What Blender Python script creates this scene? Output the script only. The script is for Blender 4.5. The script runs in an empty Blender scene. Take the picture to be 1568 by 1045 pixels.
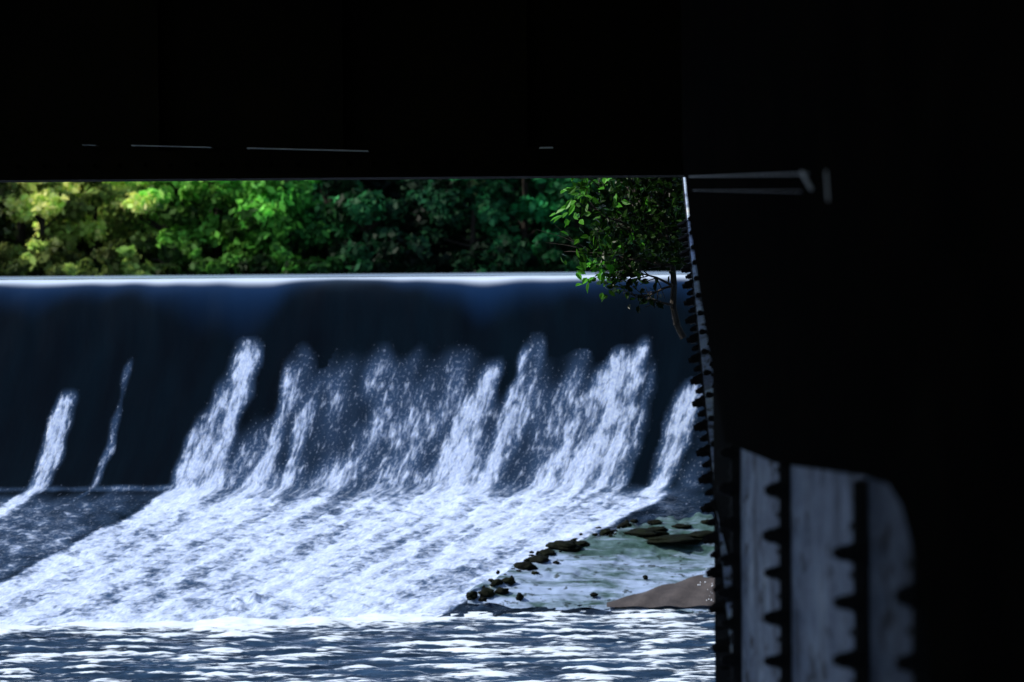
import bpy, math, random, bmesh
import numpy as np
from mathutils import Vector, Matrix
from mathutils import noise as mn
random.seed(7); rng=np.random.default_rng(7)
F=3702.0; HZ=415.0; CX=784.0
def W(px,py,Y): return Vector(((px-CX)*Y/F, Y, -(py-HZ)*Y/F))
scene=bpy.context.scene
col=scene.collection
scene.view_settings.view_transform='Standard'
scene.view_settings.look='None'
scene.view_settings.exposure=0

# ---------------------------------------------------------------- helpers
def link(o,parent=None):
    col.objects.link(o)
    if parent: o.parent=parent
    return o
def empty(name):
    o=bpy.data.objects.new(name,None); col.objects.link(o); return o
def np_mesh(name,verts,faces,mat=None,smooth=False,attrs=None,uv=None,parent=None):
    verts=np.asarray(verts,dtype=np.float32); faces=np.asarray(faces,dtype=np.int32)
    m=bpy.data.meshes.new(name)
    nv=len(verts); nf,k=faces.shape
    m.vertices.add(nv); m.vertices.foreach_set('co',verts.ravel())
    m.loops.add(nf*k); m.loops.foreach_set('vertex_index',faces.ravel())
    m.polygons.add(nf)
    m.polygons.foreach_set('loop_start',np.arange(0,nf*k,k,dtype=np.int32))
    m.update(calc_edges=True)
    m.validate()
    if smooth: m.polygons.foreach_set('use_smooth',np.ones(len(m.polygons),dtype=bool))
    if attrs:
        for an,av in attrs.items():
            av=np.asarray(av,dtype=np.float32)
            if av.ndim==1:
                a=m.attributes.new(an,'FLOAT','POINT'); a.data.foreach_set('value',av)
            else:
                a=m.attributes.new(an,'FLOAT_COLOR','POINT'); a.data.foreach_set('color',av.ravel())
    if uv is not None:
        u=m.uv_layers.new(name='UVMap')
        u.data.foreach_set('uv',np.asarray(uv,dtype=np.float32)[faces.ravel()].ravel())
    if mat: m.materials.append(mat)
    return link(bpy.data.objects.new(name,m),parent)
def grid_faces(nx,ny):
    i=np.arange(nx-1)[None,:]+np.arange(ny-1)[:,None]*nx
    i=i.ravel(); return np.stack([i,i+1,i+1+nx,i+nx],1)
class MB:
    def __init__(s): s.v=[]; s.f=[]
    def add(s,v,f):
        b=len(s.v); s.v+= [tuple(x) for x in v]; s.f+=[tuple(b+i for i in q) for q in f]
    def box(s,a,b):
        x0,y0,z0=a; x1,y1,z1=b
        s.add([(x0,y0,z0),(x1,y0,z0),(x1,y1,z0),(x0,y1,z0),(x0,y0,z1),(x1,y0,z1),(x1,y1,z1),(x0,y1,z1)],
          [(0,3,2,1),(4,5,6,7),(0,1,5,4),(1,2,6,5),(2,3,7,6),(3,0,4,7)])
    def obox(s,c,ax,ay,az):
        c=Vector(c); vs=[]
        for k in (-1,1):
            for (i,j) in ((-1,-1),(1,-1),(1,1),(-1,1)):
                vs.append(c+ax*i+ay*j+az*k)
        s.add(vs,[(0,3,2,1),(4,5,6,7),(0,1,5,4),(1,2,6,5),(2,3,7,6),(3,0,4,7)])
    def tube(s,p0,p1,r0,r1,n=8,cap=True):
        p0=Vector(p0);p1=Vector(p1);d=(p1-p0)
        if d.length<1e-6: return
        d.normalize()
        u=d.orthogonal().normalized(); w=d.cross(u)
        vs=[]
        for p,r in((p0,r0),(p1,r1)):
            for i in range(n):
                a=2*math.pi*i/n; vs.append(p+(u*math.cos(a)+w*math.sin(a))*r)
        fs=[(i,(i+1)%n,n+(i+1)%n,n+i) for i in range(n)]
        if cap: fs+=[tuple(range(n-1,-1,-1)),tuple(range(n,2*n))]
        s.add(vs,fs)
    def prism(s,poly,x0,x1):
        n=len(poly)
        vs=[(x0,y,z) for y,z in poly]+[(x1,y,z) for y,z in poly]
        fs=[tuple(range(n)),tuple(range(2*n-1,n-1,-1))]+[(i,n+i,n+(i+1)%n,(i+1)%n) for i in range(n)]
        s.add(vs,fs)
    def obj(s,name,mat,parent=None,bevel=0,smooth=False):
        m=bpy.data.meshes.new(name); m.from_pydata(s.v,[],s.f); m.update()
        bm=bmesh.new(); bm.from_mesh(m); bmesh.ops.recalc_face_normals(bm,faces=bm.faces); bm.to_mesh(m); bm.free()
        if smooth:
            for p in m.polygons: p.use_smooth=True
        m.materials.append(mat)
        o=link(bpy.data.objects.new(name,m),parent)
        if bevel:
            b=o.modifiers.new('b','BEVEL'); b.width=bevel; b.segments=2; b.limit_method='ANGLE'
        return o
def bolt(mb,p,d,r,l):
    """washer, hexagonal head, shank end"""
    p=Vector(p); d=Vector(d).normalized()
    mb.tube(p-d*0.006,p+d*l*.22,r*1.12,r*1.12,10)
    mb.tube(p+d*l*.20,p+d*l*.70,r*.92,r*.90,6)
    mb.tube(p+d*l*.69,p+d*l*1.0,r*.62,r*.52,8)

# ---------------------------------------------------------------- materials
def mat(name):
    m=bpy.data.materials.new(name); m.use_nodes=True
    nt=m.node_tree; return m,nt,nt.nodes,nt.links,nt.nodes['Principled BSDF']
def noise(N,L,vec,scale,detail=5,rough=.55,dist=0):
    n=N.new('ShaderNodeTexNoise'); n.inputs['Scale'].default_value=scale
    n.inputs['Detail'].default_value=detail; n.inputs['Roughness'].default_value=rough
    n.inputs['Distortion'].default_value=dist
    if vec is not None: L.new(vec,n.inputs['Vector'])
    return n.outputs['Fac']
def ramp(N,L,fac,stops):
    r=N.new('ShaderNodeValToRGB'); e=r.color_ramp.elements
    while len(e)<len(stops): e.new(0.5)
    for el,(p,c) in zip(e,stops):
        el.position=p; el.color=(c[0],c[1],c[2],1)
    L.new(fac,r.inputs[0]); return r.outputs[0]
def math_(N,L,op,a,b=None,c=None,clamp=False):
    n=N.new('ShaderNodeMath'); n.operation=op; n.use_clamp=clamp
    for i,v in enumerate((a,b,c)):
        if v is None: continue
        if isinstance(v,(int,float)): n.inputs[i].default_value=v
        else: L.new(v,n.inputs[i])
    return n.outputs[0]
def mrange(N,L,v,a,b,c=0,d=1,smooth=True):
    n=N.new('ShaderNodeMapRange'); 
    if smooth: n.interpolation_type='SMOOTHSTEP'
    L.new(v,n.inputs[0]); n.inputs[1].default_value=a;n.inputs[2].default_value=b;n.inputs[3].default_value=c;n.inputs[4].default_value=d
    return n.outputs[0]
def mixc(N,L,f,a,b):
    n=N.new('ShaderNodeMix'); n.data_type='RGBA'
    if isinstance(f,(int,float)): n.inputs[0].default_value=f
    else: L.new(f,n.inputs[0])
    for i,v in ((6,a),(7,b)):
        if isinstance(v,tuple): n.inputs[i].default_value=(*v,1)
        else: L.new(v,n.inputs[i])
    return n.outputs[2]
def bump(N,L,h,strength,dist,P):
    b=N.new('ShaderNodeBump'); b.inputs['Strength'].default_value=strength; b.inputs['Distance'].default_value=dist
    L.new(h,b.inputs['Height']); L.new(b.outputs[0],P.inputs['Normal']); return b
def objco(N):
    return N.new('ShaderNodeTexCoord').outputs['Object']
def mapping(N,L,vec,scale,loc=(0,0,0)):
    m=N.new('ShaderNodeMapping'); m.inputs['Scale'].default_value=scale; m.inputs['Location'].default_value=loc
    L.new(vec,m.inputs['Vector']); return m.outputs[0]

def steel(name,c1,c2,scale,rough=.6,spec=.5,streak=None):
    m,nt,N,L,P=mat(name); co=objco(N)
    n=noise(N,L,mapping(N,L,co,streak) if streak else co,scale,6,.6)
    c=ramp(N,L,n,[(.35,c1),(.7,c2)]); L.new(c,P.inputs['Base Color'])
    P.inputs['Roughness'].default_value=rough; P.inputs['Specular IOR Level'].default_value=spec
    bump(N,L,noise(N,L,co,30,4),.3,.01,P); return m
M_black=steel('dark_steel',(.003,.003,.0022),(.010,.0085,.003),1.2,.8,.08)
M_near_black=steel('near_black_steel',(.0008,.0008,.0008),(.0045,.0036,.0024),2,.95,.01)  # near-black tone for the edge girder
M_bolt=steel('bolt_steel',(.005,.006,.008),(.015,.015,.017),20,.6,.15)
M_glint=steel('painted_glint',(.55,.60,.68),(.75,.8,.86),8,.35)  # pale colour for glints painted onto the girders
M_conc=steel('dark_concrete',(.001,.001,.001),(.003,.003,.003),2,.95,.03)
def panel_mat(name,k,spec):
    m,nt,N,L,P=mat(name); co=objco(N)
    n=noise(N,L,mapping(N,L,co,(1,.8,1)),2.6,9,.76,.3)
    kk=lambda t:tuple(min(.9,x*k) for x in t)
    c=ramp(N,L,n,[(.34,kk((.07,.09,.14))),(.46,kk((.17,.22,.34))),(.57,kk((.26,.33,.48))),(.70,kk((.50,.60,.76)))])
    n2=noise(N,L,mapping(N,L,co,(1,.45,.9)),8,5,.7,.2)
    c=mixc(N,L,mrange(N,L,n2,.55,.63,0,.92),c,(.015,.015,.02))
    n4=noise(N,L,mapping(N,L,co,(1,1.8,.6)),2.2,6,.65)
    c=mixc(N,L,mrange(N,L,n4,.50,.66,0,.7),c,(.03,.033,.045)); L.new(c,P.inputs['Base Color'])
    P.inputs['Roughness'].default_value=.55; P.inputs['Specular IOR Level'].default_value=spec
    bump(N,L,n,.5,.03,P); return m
M_panel=panel_mat('weathered_blue_grey_steel',1.05,.14); M_panel_shade=panel_mat('stained_steel_painted_shade',.40,.05)  # second copy is darkened, shade painted into the stained steel
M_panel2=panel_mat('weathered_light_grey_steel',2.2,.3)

def leaf_mat(name,trans=.35,gloss=.45):
    m,nt,N,L,P=mat(name)
    a=N.new('ShaderNodeAttribute'); a.attribute_name='Col'
    L.new(a.outputs['Color'],P.inputs['Base Color']); P.inputs['Roughness'].default_value=gloss
    P.inputs['Specular IOR Level'].default_value=.15
    t=N.new('ShaderNodeBsdfTranslucent'); L.new(a.outputs['Color'],t.inputs['Color'])
    mx=N.new('ShaderNodeMixShader'); mx.inputs[0].default_value=trans
    L.new(P.outputs[0],mx.inputs[1]); L.new(t.outputs[0],mx.inputs[2])
    L.new(mx.outputs[0],N['Material Output'].inputs['Surface']); return m
M_leaf=leaf_mat('foliage',.40,.55); M_leaf2=leaf_mat('shrub_leaves',.35,.35)
M_bark=steel('bark',(.012,.010,.008),(.03,.025,.02),6,.9,.2,(1,1,.3))
M_twig=steel('grey_twig',(.03,.026,.022),(.10,.088,.08),10,.8,.2)

# ---------------------------------------------------------------- weir
S=0.10
def Yc(x): return 40+S*x
prof=np.array([(1.6,-.16),(1.0,-.095),(.5,-.078),(.2,-.082),(0,-.095),(-.2,-.13),(-.4,-.20),(-.6,-.32),(-.8,-.50),(-1.05,-.82),(-1.35,-1.3),(-1.7,-1.95),(-2.1,-2.68),(-2.5,-3.25),(-2.75,-3.45),(-3.3,-3.62),(-7.4,-4.78),(-9,-5.2)])
seg=np.r_[0,np.cumsum(np.hypot(*np.diff(prof,axis=0).T))]
sv=np.r_[np.arange(0,seg[-1],.035)]
py_=np.interp(sv,seg,prof[:,0]); pz_=np.interp(sv,seg,prof[:,1])
k=np.ones(9)/9
def sm(a): 
    p=np.r_[a[0]+(np.arange(-4,0))*(a[1]-a[0]),a,a[-1]+(np.arange(1,5))*(a[-1]-a[-2])]
    return np.convolve(p,k,'valid')
py_=sm(sm(py_)); pz_=sm(sm(pz_))
xs=np.arange(-17,6.2,.05)
X,Sv=np.meshgrid(xs,sv)
Off=np.repeat(py_[:,None],len(xs),1)
Yp=Off+Yc(X); Zp=np.repeat(pz_[:,None],len(xs),1)
PX=CX+F*X/Yp; PY=HZ-F*Zp/Yp
lean=np.interp(PY,[430,525,600,680,745,780,830,900,960,1050],[20,18,0,-22,-48,-102,-202,-335,-455,-620])
pw=PX-lean
def ss(a,b,x):
    t=np.clip((x-a)/(b-a),0,1); return t*t*(3-2*t)
def wav(a,b,n,l0,l1,seed,aniso=1.):
    r=np.random.default_rng(seed); out=np.zeros_like(a)
    for i in range(n):
        l=math.exp(r.uniform(math.log(l0),math.log(l1))); th=r.uniform(0,2*math.pi)
        out+=np.sin((a*math.cos(th)+b*math.sin(th)*aniso)*2*math.pi/l+r.uniform(0,6.28))*l
    return out/(n**.5)/((l0*l1)**.5)
pwj=pw+3.2*wav(X,Sv,20,.25,1.0,77,.6)
dens=np.zeros_like(X)
for c,h,on,st,fd in [(103,14,572,.95,40),(92,9,640,.6,60),(187,6,530,.55,30),(363,20,500,1.,50),(335,16,548,.9,70),(315,14,600,.8,70),(437,14,540,.98,50),(450,20,505,.42,40),(478,13,588,.9,60),
    (415,12,600,.5,60),(520,30,490,.46,80),(575,35,495,.54,80),(640,40,490,.54,80),(690,30,500,.56,70),(742,17,530,1.,50),(718,14,580,.9,50),(787,10,512,.92,40),(772,34,560,.62,80),(805,12,490,.5,50),
    (850,45,520,.58,90),(875,18,515,.55,80),(938,20,515,1.,55),(912,16,545,.86,60),(890,12,590,.7,60),(968,13,500,.92,50),(990,10,520,.6,60),(1057,22,570,1.,50)]:
    g=np.exp(-np.abs((pwj-c)/h)**2.4)*st*ss(on,on+fd,PY)
    dens=1-(1-dens)*(1-g)
core=ss(285,330,pwj)*(1-ss(1000,1015,pwj))
dens=np.maximum(dens,core*(.24+.46*ss(620,745,PY))*ss(500,620,PY)*ss(400,480,pwj+ss(560,700,PY)*120))
ap=ss(732,768,PY)
core2=ss(275,330,pwj)*(1-ss(1078,1100,pwj))
stk=np.zeros_like(X)
for c,h in [(345,35),(437,22),(478,16),(560,18),(640,20),(735,34),(787,16),(850,20),(930,40),(1055,34)]:
    stk=np.maximum(stk,np.exp(-((pwj-c)/h)**2))
dens=np.maximum(dens,ap*core2*(.73+.20*stk))
dens=np.maximum(dens,ap*np.exp(-((pwj-102)/28)**2)*.78)
dens=np.maximum(dens,ap*(1-core2)*(pw<600)*(.50+.26*ss(840,930,PY)))
dens=np.maximum(dens,np.exp(-((PY-744)/6)**2)*(pw<330)*.55)
dens=np.maximum(dens,ss(890,940,PY)*.86*(1-ss(1078,1100,pw)))
dens=np.maximum(dens,(pw>1080)*.3)
U=pw*0.0103
dens=np.clip(dens+.12*wav(U,Sv,30,.2,1.2,3,.4)*(dens>.12)*(1-.5*ap)+.05*ap*wav(X,Sv,30,.2,.8,13,1.6),0,1)
nrmz=wav(U,Sv,30,.12,.6,5,.5)
Zd=Zp+ nrmz*.006*ss(.1,.8,dens)*ss(440,600,PY) + .012*wav(X,Sv,18,.3,1.6,8,.35)*ss(424,450,PY)*(PY<620)
Zd+= ap*(.005*wav(U*1.4,Sv,40,.12,.5,9,1.2)+.008*wav(X,Sv,60,.12,.5,19,1.9))
Zd+=.003*wav(X,Sv,10,1.0,4,11,.3)
Zd+=.035*np.exp(-((PX-378)/40)**2-((PY-920)/12)**2)*(1+.8*wav(X,Sv,20,.1,.3,66))
wig=.16*wav(X,Sv,20,.4,3.0,55,.2)
crest_glare=1-ss(.02,.40,-Off+wig*.35)  # mask for sky glare painted along the crest
lip_sheen=1-ss(.15,.9,-Off+wig)  # mask for the blue sky reflection painted below it
def weir_mat():
    m,nt,N,L,P=mat('weir_water')
    uv=N.new('ShaderNodeUVMap').outputs[0]; oc=objco(N)
    def at(n):
        a=N.new('ShaderNodeAttribute'); a.attribute_name=n; return a.outputs['Fac']
    D=at('dens'); A=at('apron'); CR=at('crest_glare'); LP=at('lip_sheen')
    n1=noise(N,L,mapping(N,L,uv,(12,3.6,1)),1,5,.62,.3)
    n2a=noise(N,L,mapping(N,L,uv,(8,9,1),(3,9,0)),1,5,.62,.3)
    n2b=noise(N,L,mapping(N,L,oc,(7.0,12,1),(3,9,0)),1,5,.62,.3)
    n2=math_(N,L,'MULTIPLY_ADD',n2a,.53,math_(N,L,'MULTIPLY',n2b,.53))
    nn=N.new('ShaderNodeMix'); L.new(A,nn.inputs[0]); L.new(n1,nn.inputs[2]); L.new(n2,nn.inputs[3]); n=nn.outputs[0]
    t=math_(N,L,'ADD',math_(N,L,'MULTIPLY',D,.60),n)
    white_mask=mrange(N,L,t,.83,1.10)
    n3=noise(N,L,mapping(N,L,uv,(26,17,1)),1,3,.6)
    spk=mrange(N,L,math_(N,L,'ADD',n3,math_(N,L,'MULTIPLY',D,.28)),.68,.82)
    spk=math_(N,L,'MULTIPLY',spk,mrange(N,L,D,.03,.2))
    white_mask=math_(N,L,'MAXIMUM',white_mask,math_(N,L,'MULTIPLY',spk,.28))
    nb=noise(N,L,mapping(N,L,uv,(1.6,.4,1)),1,5,.55)
    water=ramp(N,L,nb,[(.3,(.0002,.0012,.003)),(.7,(.0007,.0045,.009))])
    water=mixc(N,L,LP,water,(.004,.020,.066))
    water=mixc(N,L,CR,water,(.70,.82,1.))  # pale band: sky glare put into the water colour
    veil=mixc(N,L,mrange(N,L,D,.1,1.),water,(.055,.11,.23))
    fine=ramp(N,L,noise(N,L,mapping(N,L,uv,(30,16,1)),1,3,.6),[(.3,(.34,.47,.82)),(.64,(.68,.80,1.))])
    c=mixc(N,L,white_mask,veil,fine); L.new(c,P.inputs['Base Color'])
    L.new(mrange(N,L,white_mask,0,1,.10,.7),P.inputs['Roughness'])
    P.inputs['IOR'].default_value=1.33; P.inputs['Specular IOR Level'].default_value=.36
    h=math_(N,L,'ADD',math_(N,L,'MULTIPLY',white_mask,.8),math_(N,L,'MULTIPLY',noise(N,L,mapping(N,L,uv,(7,1.2,1)),1,3,.5),math_(N,L,'MULTIPLY_ADD',D,1.2,.35)))
    bump(N,L,h,.35,.03,P)
    return m
M_weir=weir_mat()
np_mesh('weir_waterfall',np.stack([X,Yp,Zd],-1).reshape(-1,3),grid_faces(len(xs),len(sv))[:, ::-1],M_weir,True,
   {'dens':dens.ravel(),'apron':ap.ravel(),'crest_glare':crest_glare.ravel(),'lip_sheen':lip_sheen.ravel()},np.stack([U,Sv],-1).reshape(-1,2))

def zap(x,y): return float(np.interp(-(y-Yc(x)),-py_,pz_))
def on_apron(px,py,lift=0):
    Y=35.
    for _ in range(40):
        x=(px-CX)*Y/F; z=zap(x,Y)+lift
        Yn=-z*F/(py-HZ); Y=.5*Y+.5*Yn
    return Vector(((px-CX)*Y/F,Y,-(py-HZ)*Y/F))

# ---------------------------------------------------------------- river + pool
def water_mat(name,foam_and_glint):
    m,nt,N,L,P=mat(name); co=objco(N)
    P.inputs['IOR'].default_value=1.33
    n=noise(N,L,mapping(N,L,co,(1.0,1.6,1)),5,5,.6)
    b=bump(N,L,n,.3,.05,P)
    if foam_and_glint:
        a=N.new('ShaderNodeAttribute'); a.attribute_name='white_mask'; D=a.outputs['Fac']  # mask of waterline foam plus sky glints painted white
        nf=noise(N,L,mapping(N,L,co,(2.2,6.5,1)),2.0,5,.58,.3)
        t=math_(N,L,'ADD',math_(N,L,'MULTIPLY',D,.80),nf)
        white_mask=mrange(N,L,t,.80,1.04)
        deep=ramp(N,L,noise(N,L,mapping(N,L,co,(.6,1.6,1)),1.6,5,.6),[(.35,(.003,.012,.030)),(.7,(.025,.065,.14))])
        c=mixc(N,L,white_mask,deep,(.72,.84,1.))
        L.new(c,P.inputs['Base Color']); L.new(mrange(N,L,white_mask,0,1,.06,.5),P.inputs['Roughness'])
    else:
        P.inputs['Base Color'].default_value=(.25,.34,.48,1); P.inputs['Roughness'].default_value=.25  # pale base colour stands in for sky glare on the pool
        b.inputs['Strength'].default_value=.5; 
    return m
WL=-4.68
gx=np.r_[-60,-40,-25,-18,np.arange(-13,6.5,.045),9,14,20]
gy=np.r_[-80,-40,-10,5,15,np.arange(24,35.8,.04)]
GX,GY=np.meshgrid(gx,gy)
w1=wav(GX,GY,110,.25,1.6,21,2.6); w2=wav(GX,GY,60,.12,.4,22,2.2); w3=wav(GX,GY,20,1.5,5,23,1.6)
fine=(GX>-13.5)&(GX<6.5)&(GY>23.9)
hh=np.where(fine,.020*w1+.006*w2,0)*.8
dl=GY-S*GX
foam_glint=ss(31.2,33.2,dl+.5*wav(GX,GY,12,.8,3,31)*.4)*.92
foam_glint*=1-ss(-.6,.2,GX)*1.0
ripple_glint=np.clip(.29+.21*w1/np.std(w1)+.07*w2/np.std(w2)+.11*w3/np.std(w3)+.08*ss(-4,2,GX),0,.85)*ss(23,25,GY)  # bright ripple patches: sky reflections painted as white
foam_glint=np.maximum(foam_glint,ripple_glint)
np_mesh('river_water',np.stack([GX,GY,WL+hh],-1).reshape(-1,3),grid_faces(len(gx),len(gy)),water_mat('river_water',True),True,{'white_mask':foam_glint.ravel()})
xs2=np.r_[-60,-30,np.arange(-22,12,.5),25]; ys2=np.r_[np.arange(0,56,.5)]
PX2,PY2=np.meshgrid(xs2,ys2)
np_mesh('upstream_river_water',np.stack([PX2,Yc(PX2)+.45+PY2,np.full_like(PX2,-.075)],-1).reshape(-1,3),grid_faces(len(xs2),len(ys2)),water_mat('pool_water',False),True)

# ---------------------------------------------------------------- ground
ax=np.r_[-1500,-800,-400,-200,-120,np.arange(-80,80,2.5),120,200,400,800,1500]
ay=np.r_[-1500,-700,-300,-120,np.arange(-60,160,2.5),200,300,600,1000,1800]
AX,AY=np.meshgrid(ax,ay)
bed=np.where(AY>41,-2.,-7.)
lb=-17.5-np.clip(AY-45,0,60)*.27
left=ss(0,3,lb-AX)*(7.8)+ss(0,40,lb-AX)*3
left=np.where(AY>41,left-ss(0,3,lb-AX)*5.,left)
right=ss(0,2,AX-np.where(AY>41,9.,5.5))*np.where(AY>41,2.5,8.5)
far=ss(93.5,97,AY)*2.3+ss(110,220,AY)*24
Hh=np.maximum(bed+np.maximum(left,right),np.where(AY>90,-2+far,-99))+.15*wav(AX,AY,20,5,15,41)*.3
def ground_mat():
    m,nt,N,L,P=mat('ground'); co=objco(N)
    c=ramp(N,L,noise(N,L,co,.6,6,.6),[(.3,(.006,.014,.004)),(.55,(.009,.022,.006)),(.75,(.014,.028,.008))])
    L.new(c,P.inputs['Base Color']); P.inputs['Roughness'].default_value=1; P.inputs['Specular IOR Level'].default_value=.05
    bump(N,L,noise(N,L,co,4,5),.6,.2,P); return m
np_mesh('ground',np.stack([AX,AY,Hh],-1).reshape(-1,3),grid_faces(len(ax),len(ay)),ground_mat(),True)

# ---------------------------------------------------------------- foliage
def leaves(C,R,Ncount,colr,size,seed):
    r=np.random.default_rng(seed)
    V=[];Cc=[]
    for c,rad,n,cl in zip(C,R,Ncount,colr):
        d=r.normal(size=(n,3)); d/=np.linalg.norm(d,axis=1)[:,None]
        rr=r.uniform(.35,1.15,n)**.6
        bumpy=1+.32*np.sin(d[:,0]*5+c[0]*3)*np.sin(d[:,2]*6+c[1])
        p=np.array(c)+d*(rr*bumpy)[:,None]*np.array(rad)
        nn=d*.7+r.normal(size=(n,3))*.65+np.array([0,0,.35]); nn/=np.linalg.norm(nn,axis=1)[:,None]
        t=np.cross(nn,r.normal(size=(n,3))); t/=np.linalg.norm(t,axis=1)[:,None]
        b=np.cross(nn,t)
        s=size*r.uniform(.5,1.45,n)[:,None]
        q=np.stack([p-t*s,p-b*s*.6,p+t*s,p+b*s*.6],1)
        V.append(q.reshape(-1,3))
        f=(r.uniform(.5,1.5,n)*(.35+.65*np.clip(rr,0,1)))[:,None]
        cc=np.clip(np.array(cl)[None,:]*f*(1+r.normal(size=(n,3))*.06),0,.95)
        Cc.append(np.repeat(np.c_[cc,np.ones(n)],4,0))
    V=np.concatenate(V); Cc=np.concatenate(Cc)
    return V,np.arange(len(V)).reshape(-1,4),Cc
def leaf_sun_tint(px):  # leaf colour across the view, sunlit left and shade to the right painted in
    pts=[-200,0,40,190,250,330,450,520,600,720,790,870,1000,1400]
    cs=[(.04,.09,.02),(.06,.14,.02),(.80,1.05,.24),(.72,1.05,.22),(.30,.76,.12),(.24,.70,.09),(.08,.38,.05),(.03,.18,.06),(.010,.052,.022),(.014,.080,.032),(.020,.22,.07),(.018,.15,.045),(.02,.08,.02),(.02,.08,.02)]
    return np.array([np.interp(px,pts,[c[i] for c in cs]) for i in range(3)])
tree_mass=empty('distant_tree_line')
C=[];R=[];NN=[];CL=[]; tb=MB()
def crown(px,Y,base,height,rad,n,k=1.0,nl=260,trunk=True):
    x=(px-CX)*Y/F
    if trunk: tb.tube((x,Y,-.3),(x+.2,Y,base+height*.6),.22*rad/2.5,.08,8)
    for i in range(n):
        a=random.uniform(0,6.283); h=random.random()
        ww=math.sin(math.pi*min(1,.18+h*.82))**.6
        rr=rad*ww*random.uniform(.45,1)
        c=(x+math.cos(a)*rr,Y+math.sin(a)*rr*.8,base+h*height)
        if trunk and i%3==0: tb.tube((x+.1,Y,base+h*height*.6),c,.06,.02,5,False)
        sz=random.uniform(.35,1.05)*rad*.34
        C.append(c);R.append((sz*1.2,sz,sz*.75));NN.append(int(nl*(sz/.8)**1.3));
        pxc=CX+c[0]*F/c[1]
        hl=.20+1.2*min(1,max(0,c[2])/3.3)**1.8  # painted highlight: crown colour brightens with height
        CL.append(leaf_sun_tint(pxc+random.uniform(-30,30))*k*hl*random.choice([.18,.5,.85,1.15,1.6]))
random.seed(11)
for px in range(-160,1250,40):
    crown(px+random.uniform(-12,12),94.5+random.uniform(-.6,.8),-.1,random.uniform(.4,1.5),1.1,8,1.3,300,False)
for px,h in [(-60,5),(60,3.9),(140,4.3),(250,4.1),(330,4.2),(420,3.6),(500,4.6),(560,2.8),(660,3.2),(720,4),(800,5.5),(880,6),(980,6),(1100,6)]:
    crown(px,98+random.uniform(-1.2,1.2),.3,h,1.9,26,1.,300)
for px in range(-220,1300,85):
    crown(px+random.uniform(-15,15),106+random.uniform(-3,4),.6,random.uniform(5.5,8),3.4,26,.5,210)
for px in range(-200,1300,45):         # dark wood behind closes the view to the slope
    x=(px-CX)*116/F
    for h in (1.5,3.5,5.5,7.5):
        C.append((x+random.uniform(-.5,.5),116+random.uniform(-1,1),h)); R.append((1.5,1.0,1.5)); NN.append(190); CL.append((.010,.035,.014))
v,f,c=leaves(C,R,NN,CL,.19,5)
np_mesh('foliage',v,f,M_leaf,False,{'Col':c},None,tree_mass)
tb.obj('trunks',M_bark,tree_mass)

# ---------------------------------------------------------------- shrub on the pier end
shrub=empty('overhanging_shrub')
tw=MB(); tips=[]
def branch(p,d,l,r,lev):
    n=5; q=Vector(p); d=Vector(d).normalized()
    for i in range(n):
        d=(d+Vector((random.uniform(-.25,.25),random.uniform(-.25,.25),random.uniform(-.2,.22)))).normalized()
        q2=q+d*l/n; tw.tube(q,q2,r*(1-i/n*.7),r*(1-(i+1)/n*.7),6,False)
        if lev>0 and i>0:
            for _ in range(2):
                dd=(d+Vector((random.uniform(-.9,.9),random.uniform(-.7,.7),random.uniform(-.8,.8)))).normalized()
                branch(q2,dd,l*.5,r*.5,lev-1)
        if lev<=1: tips.append(q2.copy())
        q=q2
random.seed(5)
Ys=23.
def P_(px,py,dy=0): return W(px,py,Ys+dy)
path=[(1046,520),(1036,500),(1030,470),(1032,440),(1030,410),(1022,370)]
for a,b,r in zip(path[:-1],path[1:],(.034,.034,.032,.03,.026)):
    tw.tube(P_(*a),P_(*b),r,r*.9,8,False)
for st,en,l in [((1030,410),(930,425),.6),((1030,410),(900,400),.7),((1030,440),(960,420),.45),((1022,370),(900,330),.75),((1022,370),(950,290),.7),
     ((1022,370),(1010,270),.6),((1030,410),(960,380),.55),((1030,440),(970,450),.38),((1022,370),(985,240),.7),((1030,470),(985,455),.28),((1022,370),(890,290),.85)]:
    branch(P_(*st,random.uniform(-.2,.2)),P_(*en)-P_(*st),l,.014,1)
for en in [(822,352),(835,372),(850,345)]:
    p=P_(905,385); q=P_(*en); mid=(p+q)/2+Vector((0,0,random.uniform(-.03,.03)))
    tw.tube(p,mid,.005,.0035,5,False); tw.tube(mid,q,.0035,.0015,5,False)
tw.obj('stem_and_twigs',M_twig,shrub)
LV=[];LF=[];LC=[]
def leaf(p,dirv,nrm,l,w,c):
    b=len(LV); d=dirv.normalized(); s=d.cross(nrm).normalized(); n=s.cross(d)
    pts=[p,p+d*l*.3+s*w*.5+n*l*.04,p+d*l*.65+s*w*.42+n*l*.03,p+d*l-n*l*.1,p+d*l*.65-s*w*.42+n*l*.03,p+d*l*.3-s*w*.5+n*l*.04]
    LV.extend(pts); LF.append((b,b+1,b+2,b+3)); LF.append((b,b+3,b+4,b+5)); LC.extend([(*c,1)]*6)
def rv(s=1): return Vector((random.gauss(0,s),random.gauss(0,s),random.gauss(0,s)))
for t in tips:
    px0=CX+t.x*F/t.y; py0=HZ-t.z*F/t.y
    for _ in range(2 if py0<400 or px0<960 else 1):
        p=t+rv(.05); px=CX+p.x*F/p.y
        if py0>440 and random.random()<.7: continue
        br=random.random()
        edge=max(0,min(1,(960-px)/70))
        k=(.10+.50*br**3)*(.30+1.3*edge)  # left-edge leaves coloured brighter, as if catching light
        leaf(p,rv()+Vector((-.4,0,-.2)),rv()+Vector((-.5,-.9,.6)),random.uniform(.06,.115),random.uniform(.035,.055),(.10*k,.36*k,.03*k))
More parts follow.
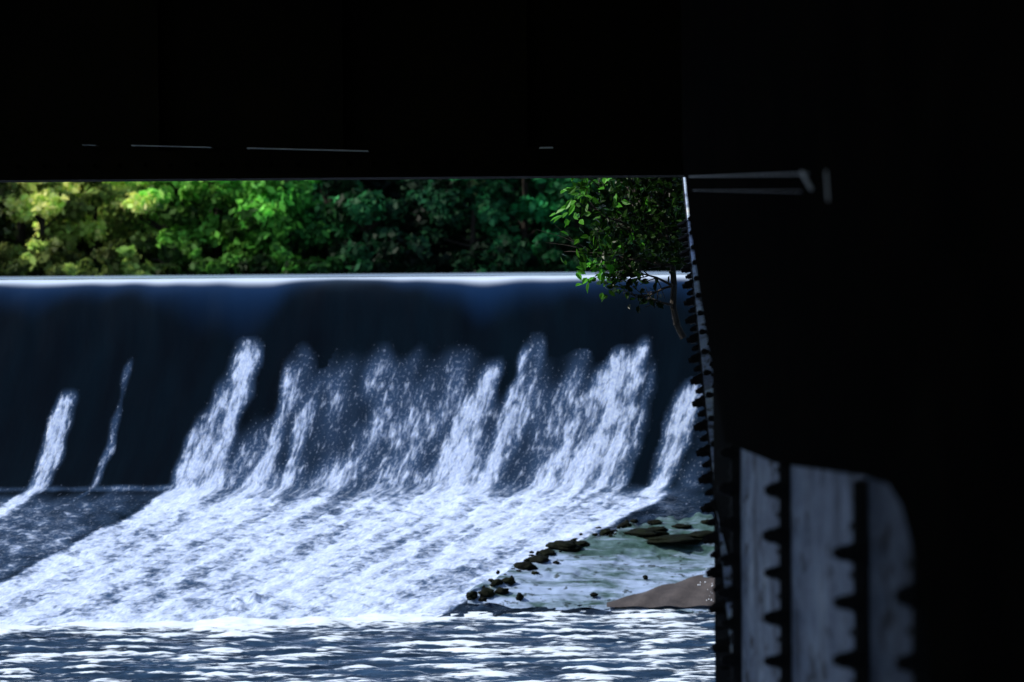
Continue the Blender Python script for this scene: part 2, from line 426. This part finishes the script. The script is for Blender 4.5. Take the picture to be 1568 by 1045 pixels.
for i in range(1700):
    px=1050-abs(random.gauss(0,60)); py=random.uniform(225,405)
    if px<905+abs(py-330)*.3: continue
    p=P_(px,py,random.uniform(-.4,.5)); k=random.uniform(.04,.24)
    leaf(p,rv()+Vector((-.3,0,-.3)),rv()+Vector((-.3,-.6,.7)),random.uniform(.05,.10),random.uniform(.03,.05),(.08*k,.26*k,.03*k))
for (cx_,cy_,n,sx,sy) in [(872,328,14,12,14),(885,290,14,18,14),(905,408,14,18,8),(940,415,16,26,10),(925,285,16,25,12),(960,340,14,30,30),(902,432,6,6,6),(1000,300,8,25,20)]:  # clusters of leaves coloured brighter to paint in caught light
    for i in range(n):
        p=P_(random.gauss(cx_,sx*.7),random.gauss(cy_,sy*.7),random.uniform(-.25,.1)); k=random.uniform(.3,1.1)
        leaf(p,rv()+Vector((-.5,0,-.2)),rv(.5)+Vector((-.5,-.8,.8)),random.uniform(.08,.13),random.uniform(.045,.065),(.10*k,.42*k,.035*k))
m=bpy.data.meshes.new('leaves'); m.from_pydata([tuple(v) for v in LV],[],LF)
a=m.attributes.new('Col','FLOAT_COLOR','POINT'); a.data.foreach_set('color',np.array(LC,dtype=np.float32).ravel()); m.materials.append(M_leaf2)
link(bpy.data.objects.new('leaves',m),shrub)

# ---------------------------------------------------------------- mossy ledge, sand, rocks
edge=[(712,914),(745,893),(790,868),(840,838),(885,828),(930,815),(965,803),(1010,795),(1060,790),(1150,790)]
low=[(712,922),(790,932),(900,935),(1000,938),(1150,945)]
nu,nvv=160,60
LVt=[];LW=[]
ex=np.array([e[0] for e in edge]);ey=np.array([e[1] for e in edge]);lx=np.array([e[0] for e in low]);ly=np.array([e[1] for e in low])
for j in range(nvv):
    tv=j/(nvv-1)
    for i in range(nu):
        px=712+(1150-712)*i/(nu-1)
        jag=4*math.sin(px*.11)+2*math.sin(px*.31+1)
        y0=np.interp(px,ex,ey)+jag*min(1,(px-712)/40); y1=np.interp(px,lx,ly)+2*math.sin(px*.09)
        py=y0+(y1-y0)*tv
        p=on_apron(px,py)
        hgt=.04*min(1,tv*8)*min(1,(1-tv)*8)+(.022*mn.noise(Vector((p.x*3,p.y*3,0)))+.012*mn.noise(Vector((p.x*9,p.y*9,0))))*min(1,tv*5)
        hgt+=.04*(1-float(ss(.42,.50,np.array(tv+.1*math.sin(px*.02)))))*min(1,tv*8)
        LVt.append((p.x,p.y,p.z+max(hgt,-.01)+.02*min(1,tv*10)-.01))
        LW.append(min(1,max(0,(py-850-6*math.sin(px*.05))/22)))
def ledge_mat():
    m,nt,N,L,P=mat('mossy_concrete'); co=objco(N)
    a=N.new('ShaderNodeAttribute'); a.attribute_name='wash'; Wf=a.outputs['Fac']
    n=noise(N,L,mapping(N,L,co,(1,1.3,1)),2.6,8,.7,.2)
    c=ramp(N,L,n,[(.30,(.008,.024,.016)),(.45,(.032,.075,.062)),(.58,(.075,.14,.15)),(.75,(.14,.22,.27))])
    n2=noise(N,L,mapping(N,L,co,(.6,2.6,1),(4,0,0)),1.8,7,.65,.3)
    f=mrange(N,L,math_(N,L,'MULTIPLY_ADD',Wf,.14,n2),.50,.74,0,.9)
    c=mixc(N,L,f,c,(.36,.48,.74))
    n3=noise(N,L,co,6,5,.65)
    c=mixc(N,L,mrange(N,L,n3,.57,.65,0,.88),c,(.006,.016,.004)); L.new(c,P.inputs['Base Color'])
    P.inputs['Roughness'].default_value=.35; bump(N,L,n,.5,.04,P); return m
np_mesh('mossy_concrete_ledge',LVt,grid_faces(nu,nvv)[:,::-1],ledge_mat(),True,{'wash':np.array(LW)})
sv_=[];nu,nvv=70,24
for j in range(nvv):
    tv=j/(nvv-1)
    for i in range(nu):
        px=925+(1170-925)*i/(nu-1)
        y0=np.interp(px,[925,960,1000,1050,1100,1170],[924,914,902,888,876,864]); y1=931
        p=on_apron(px,y0+(y1-y0)*tv,.06)
        hgt=.04*math.sin(math.pi*min(1,tv))*min(1,(px-925)/60)
        sv_.append((p.x,p.y,p.z+hgt+.012*math.sin(px*.12+tv*5)*min(1,(px-925)/60)))
ms,nt,N,L,P=mat('wet_sand'); co=objco(N)
L.new(ramp(N,L,noise(N,L,co,3,6,.65),[(.35,(.040,.036,.040)),(.7,(.082,.072,.074))]),P.inputs['Base Color']); P.inputs['Roughness'].default_value=.7
bump(N,L,noise(N,L,co,25,4),.4,.02,P)
np_mesh('sand_bank',sv_,grid_faces(nu,nvv)[:,::-1],ms,True)
mr,nt,N,L,P=mat('wet_rock'); co=objco(N)
L.new(ramp(N,L,noise(N,L,co,5,6,.6),[(.35,(.001,.002,.001)),(.6,(.003,.006,.002)),(.8,(.007,.014,.004))]),P.inputs['Base Color']); P.inputs['Roughness'].default_value=.8
P.inputs['Specular IOR Level'].default_value=.12
bump(N,L,noise(N,L,co,18,5),.8,.03,P)
rk=bmesh.new()
def rock(px,py,w,h):
    p=on_apron(px,py,.09); s=p.y/F
    M=Matrix.Translation(p)@Matrix.Rotation(random.uniform(-.25,.25),4,'Z')
    r=bmesh.ops.create_icosphere(rk,subdivisions=3,radius=1)
    o=Vector((random.random()*50,random.random()*50,0))
    for v in r['verts']:
        c=v.co.copy(); k=1+.45*mn.noise(c*1.5+o)+.35*mn.noise(c*4+o)
        c=c*k; c.z=max(c.z,-.9)
        v.co=M@Vector((c.x*w*s*.55,c.y*w*s*.5,c.z*h*s*.6))
for r in [(718,912,16,11),(742,908,20,12),(757,892,14,9),(775,890,18,10),(800,868,30,12),(822,858,30,12),(835,848,26,10),(862,836,48,10),(888,834,24,7),(792,915,10,10),(765,905,18,9),
          (925,816,18,8),(955,806,16,7),(985,817,54,8),(1025,828,80,9),(1075,822,46,9),(1000,802,22,6),(1040,808,28,5),(985,886,7,6),(1005,812,26,6),(905,912,11,5),(1080,802,22,6),(968,800,12,5),(735,918,12,6),(815,878,10,5),(848,862,9,4)]:
    rock(*r)
for i in range(70):
    t=random.random(); px=np.interp(t,[0,1],[715,960]); py=np.interp(px,ex,ey)+random.gauss(4,5)
    rock(px,py,random.uniform(3,9),random.uniform(2,6))
mm=bpy.data.meshes.new('rocks'); rk.to_mesh(mm); rk.free()
for p in mm.polygons: p.use_smooth=True
mm.materials.append(mr); link(bpy.data.objects.new('river_rocks',mm))
md,nt,N,L,P=mat('droplets'); P.inputs['Base Color'].default_value=(.8,.87,.97,1); P.inputs['Roughness'].default_value=.2
dm=bmesh.new()
def drop(p,r): bmesh.ops.create_icosphere(dm,subdivisions=1,radius=r,matrix=Matrix.Translation(p))
for i in range(50): drop(W(random.gauss(1088,10),random.gauss(905,26),33+random.uniform(-.5,.5)),random.uniform(.004,.011))
mm=bpy.data.meshes.new('d'); dm.to_mesh(mm); dm.free(); mm.materials.append(md); link(bpy.data.objects.new('water_spray',mm))

# ---------------------------------------------------------------- bridge
bridge=empty('steel_bridge')
gy0=19.0; TOP=5.0; XL=-15
def zt(py,Y): return -(py-HZ)*Y/F
b=MB()
zb=zt(271,gy0); zf=zt(236,gy0)
b.box((XL,gy0+.12,zf+.002),(6,gy0+.16,TOP))
b.box((XL,gy0-.10,zb),(6,gy0+.38,zb+.035))
b.box((XL,gy0+.08,zb+.037),(6,gy0+.118,zf+.05))
for i in range(14):
    x=XL+.6+i*1.45; b.box((x,gy0+.02,zf+.06),(x+.03,gy0+.118,TOP-.1))
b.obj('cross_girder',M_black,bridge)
b=MB()
for i in range(90):
    x=XL+.1+i*.2
    bolt(b,(x,gy0+.08,zb+.12),(0,-1,0),.018,.03)
b.obj('girder_rivets',M_black,bridge)
b=MB(); b.box((XL,-14,TOP+.002),(9,gy0+.5,TOP+.4))
for i in range(4): b.box((XL,-12+i*8,TOP-.8),(9,-11.7+i*8,TOP))
b.obj('deck',M_black,bridge)
b=MB()
for (x0,y0,x1,y1,t) in [(203,218.5,325,222.5,1.5),(380,224,565,230,2.0),(828,227,848,227,2.2),(128,217,148,218,.9)]:
    Y=gy0-.02; p=W(x0,y0,Y);q=W(x1,y1,Y); h=t*Y/F*.5
    b.tube(p,q,h*1.3,h*1.3,8)
    for e in (p,q): b.tube(e,e+Vector((0,.14,0)),.004,.004,6)
b.obj('flange_glint_strips',M_glint,bridge)  # pale strips painting light glints along the flange edge
b=MB()
poly=[(13.4,TOP),(13.2,.62),(12.95,.42),(12.7,.22),(11.9,-.2),(10.72,-.77),(8.7,-.70),(7.4,-.615),(6.5,-.56),(6.05,-.545),(5.85,-.58),(5.66,-.68),(5.50,-.84),(5.36,-1.1),(5.24,-1.6),(5.15,-2.4),(5.1,-6.5),(1.0,-6.5),(1.0,TOP)]
b.prism(poly,.935,1.7)
b.obj('edge_girder',M_near_black,bridge,.01)
b=MB()
def side(px,py,x=.915):
    Y=F*x/(px-CX); return W(px,py,Y)
def run(p0,p1,w):
    a_=side(*p0); b_=side(*p1); b.tube(a_,b_,w*a_.y/F,w*b_.y/F,8)
run((1057,273),(1238,270),1.0); run((1062,294),(1228,297),.45); run((1229,268),(1243,293),3.0); run((1266,266),(1269,312),1.6)
b.obj('girder_side_glints',M_glint,bridge)  # pale rods painting in glimpses of sky and lit metal
b=MB()
b.box((1.15,-12,-7),(9,13.9,TOP)); b.box((1.75,13.9,-7),(9,18.6,-2.0))
b.box((1.95,13.95,zt(298,19.)),(5,18.95,TOP))
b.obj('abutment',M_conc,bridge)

wall=empty('riveted_steel_wall')
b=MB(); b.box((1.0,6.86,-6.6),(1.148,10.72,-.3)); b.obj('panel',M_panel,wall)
b=MB(); b.box((1.003,4.6,-6.6),(1.148,6.858,-.3)); b.obj('painted_shade_panel',M_panel_shade,wall)  # same steel with shade put into its colour
b=MB(); bb=MB()
for Y in (10.68,8.75,6.85,5.85):
    b.box((.958,Y-.03,-6.6),(.998,Y-.008,-.6)); b.box((.985,Y-.008,-6.6),(.997,Y+.06,-.6))
    for i in range(40):
        z=-.80-i*.155+random.uniform(-.015,.015)
        bolt(bb,(.957,Y-.02,z),(-1,0,0),random.uniform(.024,.031),random.uniform(.05,.062) if Y>6 else .04)
        bolt(bb,(.984,Y+.035,z+.07),(-1,0,0),.018,.03)
b.obj('rib',M_bolt,wall); bb.obj('bolts',M_bolt,wall)
strut=empty('raking_riveted_strut')
PT=W(1047,268,22.3); PB=W(1119,1045,11.5)
dd=(PB-PT); PB2=PT+dd*1.35; Ld=(PB2-PT).length; a=dd.normalized()
wv=Vector((.93,0,.30)); wv=(wv-a*wv.dot(a)).normalized(); nv=a.cross(wv).normalized()
if nv.z<0: nv=-nv
b=MB(); c=(PT+PB2)/2
b.obox(c+wv*.055,a*(Ld/2),wv*.055,nv*.008)
b.obox(c+wv*.185-nv*.025,a*(Ld/2),wv*.075,nv*.008)
b.obj('flange_plate',M_panel2,strut)
b=MB()
b.obox(c+wv*.118+nv*.006,a*(Ld/2-.01),wv*.006,nv*.022)
b.obox(c-wv*.006-nv*.03,a*(Ld/2-.01),wv*.006,nv*.038)
b.obj('angle_ribs',M_bolt,strut)
b=MB(); nb=int(Ld/.245)
for i in range(nb):
    s=1.9+i*.245
    if s<Ld-.1:
        big=(i%2==0)
        p=PT+a*s; bolt(b,p-wv*.010-nv*.012,-wv,.036 if big else .024,.085 if big else .055)
        if big: bolt(b,p+wv*.035+nv*.006,(nv*.8-wv*.5),.026,.035)
    s=1.1+i*.245
    if s<Ld-.1:
        p=PT+a*s+wv*.115; bolt(b,p+nv*.02-wv*.004,-wv*.8+nv*.6,.03 if i%2 else .02,.06)
b.obj('bolts',M_bolt,strut)

# ---------------------------------------------------------------- light
w=bpy.data.worlds.new('World'); scene.world=w; w.use_nodes=True
nt=w.node_tree; bg=nt.nodes['Background']; sky=nt.nodes.new('ShaderNodeTexSky'); sky.sky_type='NISHITA'; sky.sun_disc=False
sd=Vector((-.96,-.20,0)).normalized(); el=math.radians(45)
sky.sun_elevation=el; sky.sun_rotation=math.atan2(sd.x,sd.y)
nt.links.new(sky.outputs[0],bg.inputs[0]); bg.inputs[1].default_value=.15
sl=bpy.data.lights.new('sun','SUN'); sl.energy=4.7; sl.angle=math.radians(.5); sl.color=(1,.94,.84)
so=link(bpy.data.objects.new('sun',sl)); D=Vector((sd.x*math.cos(el),sd.y*math.cos(el),math.sin(el)))
so.rotation_euler=D.to_track_quat('Z','Y').to_euler()

# ---------------------------------------------------------------- camera
cam=bpy.data.cameras.new('camera'); co_=link(bpy.data.objects.new('camera',cam)); scene.camera=co_
cam.lens=85; cam.sensor_width=36; cam.clip_end=5000; cam.clip_start=.1
cam.shift_y=-(522.5-HZ)/1568
co_.rotation_euler=(math.radians(90),math.radians(.45),0)
cam.dof.use_dof=True; cam.dof.focus_distance=23; cam.dof.aperture_fstop=2.2
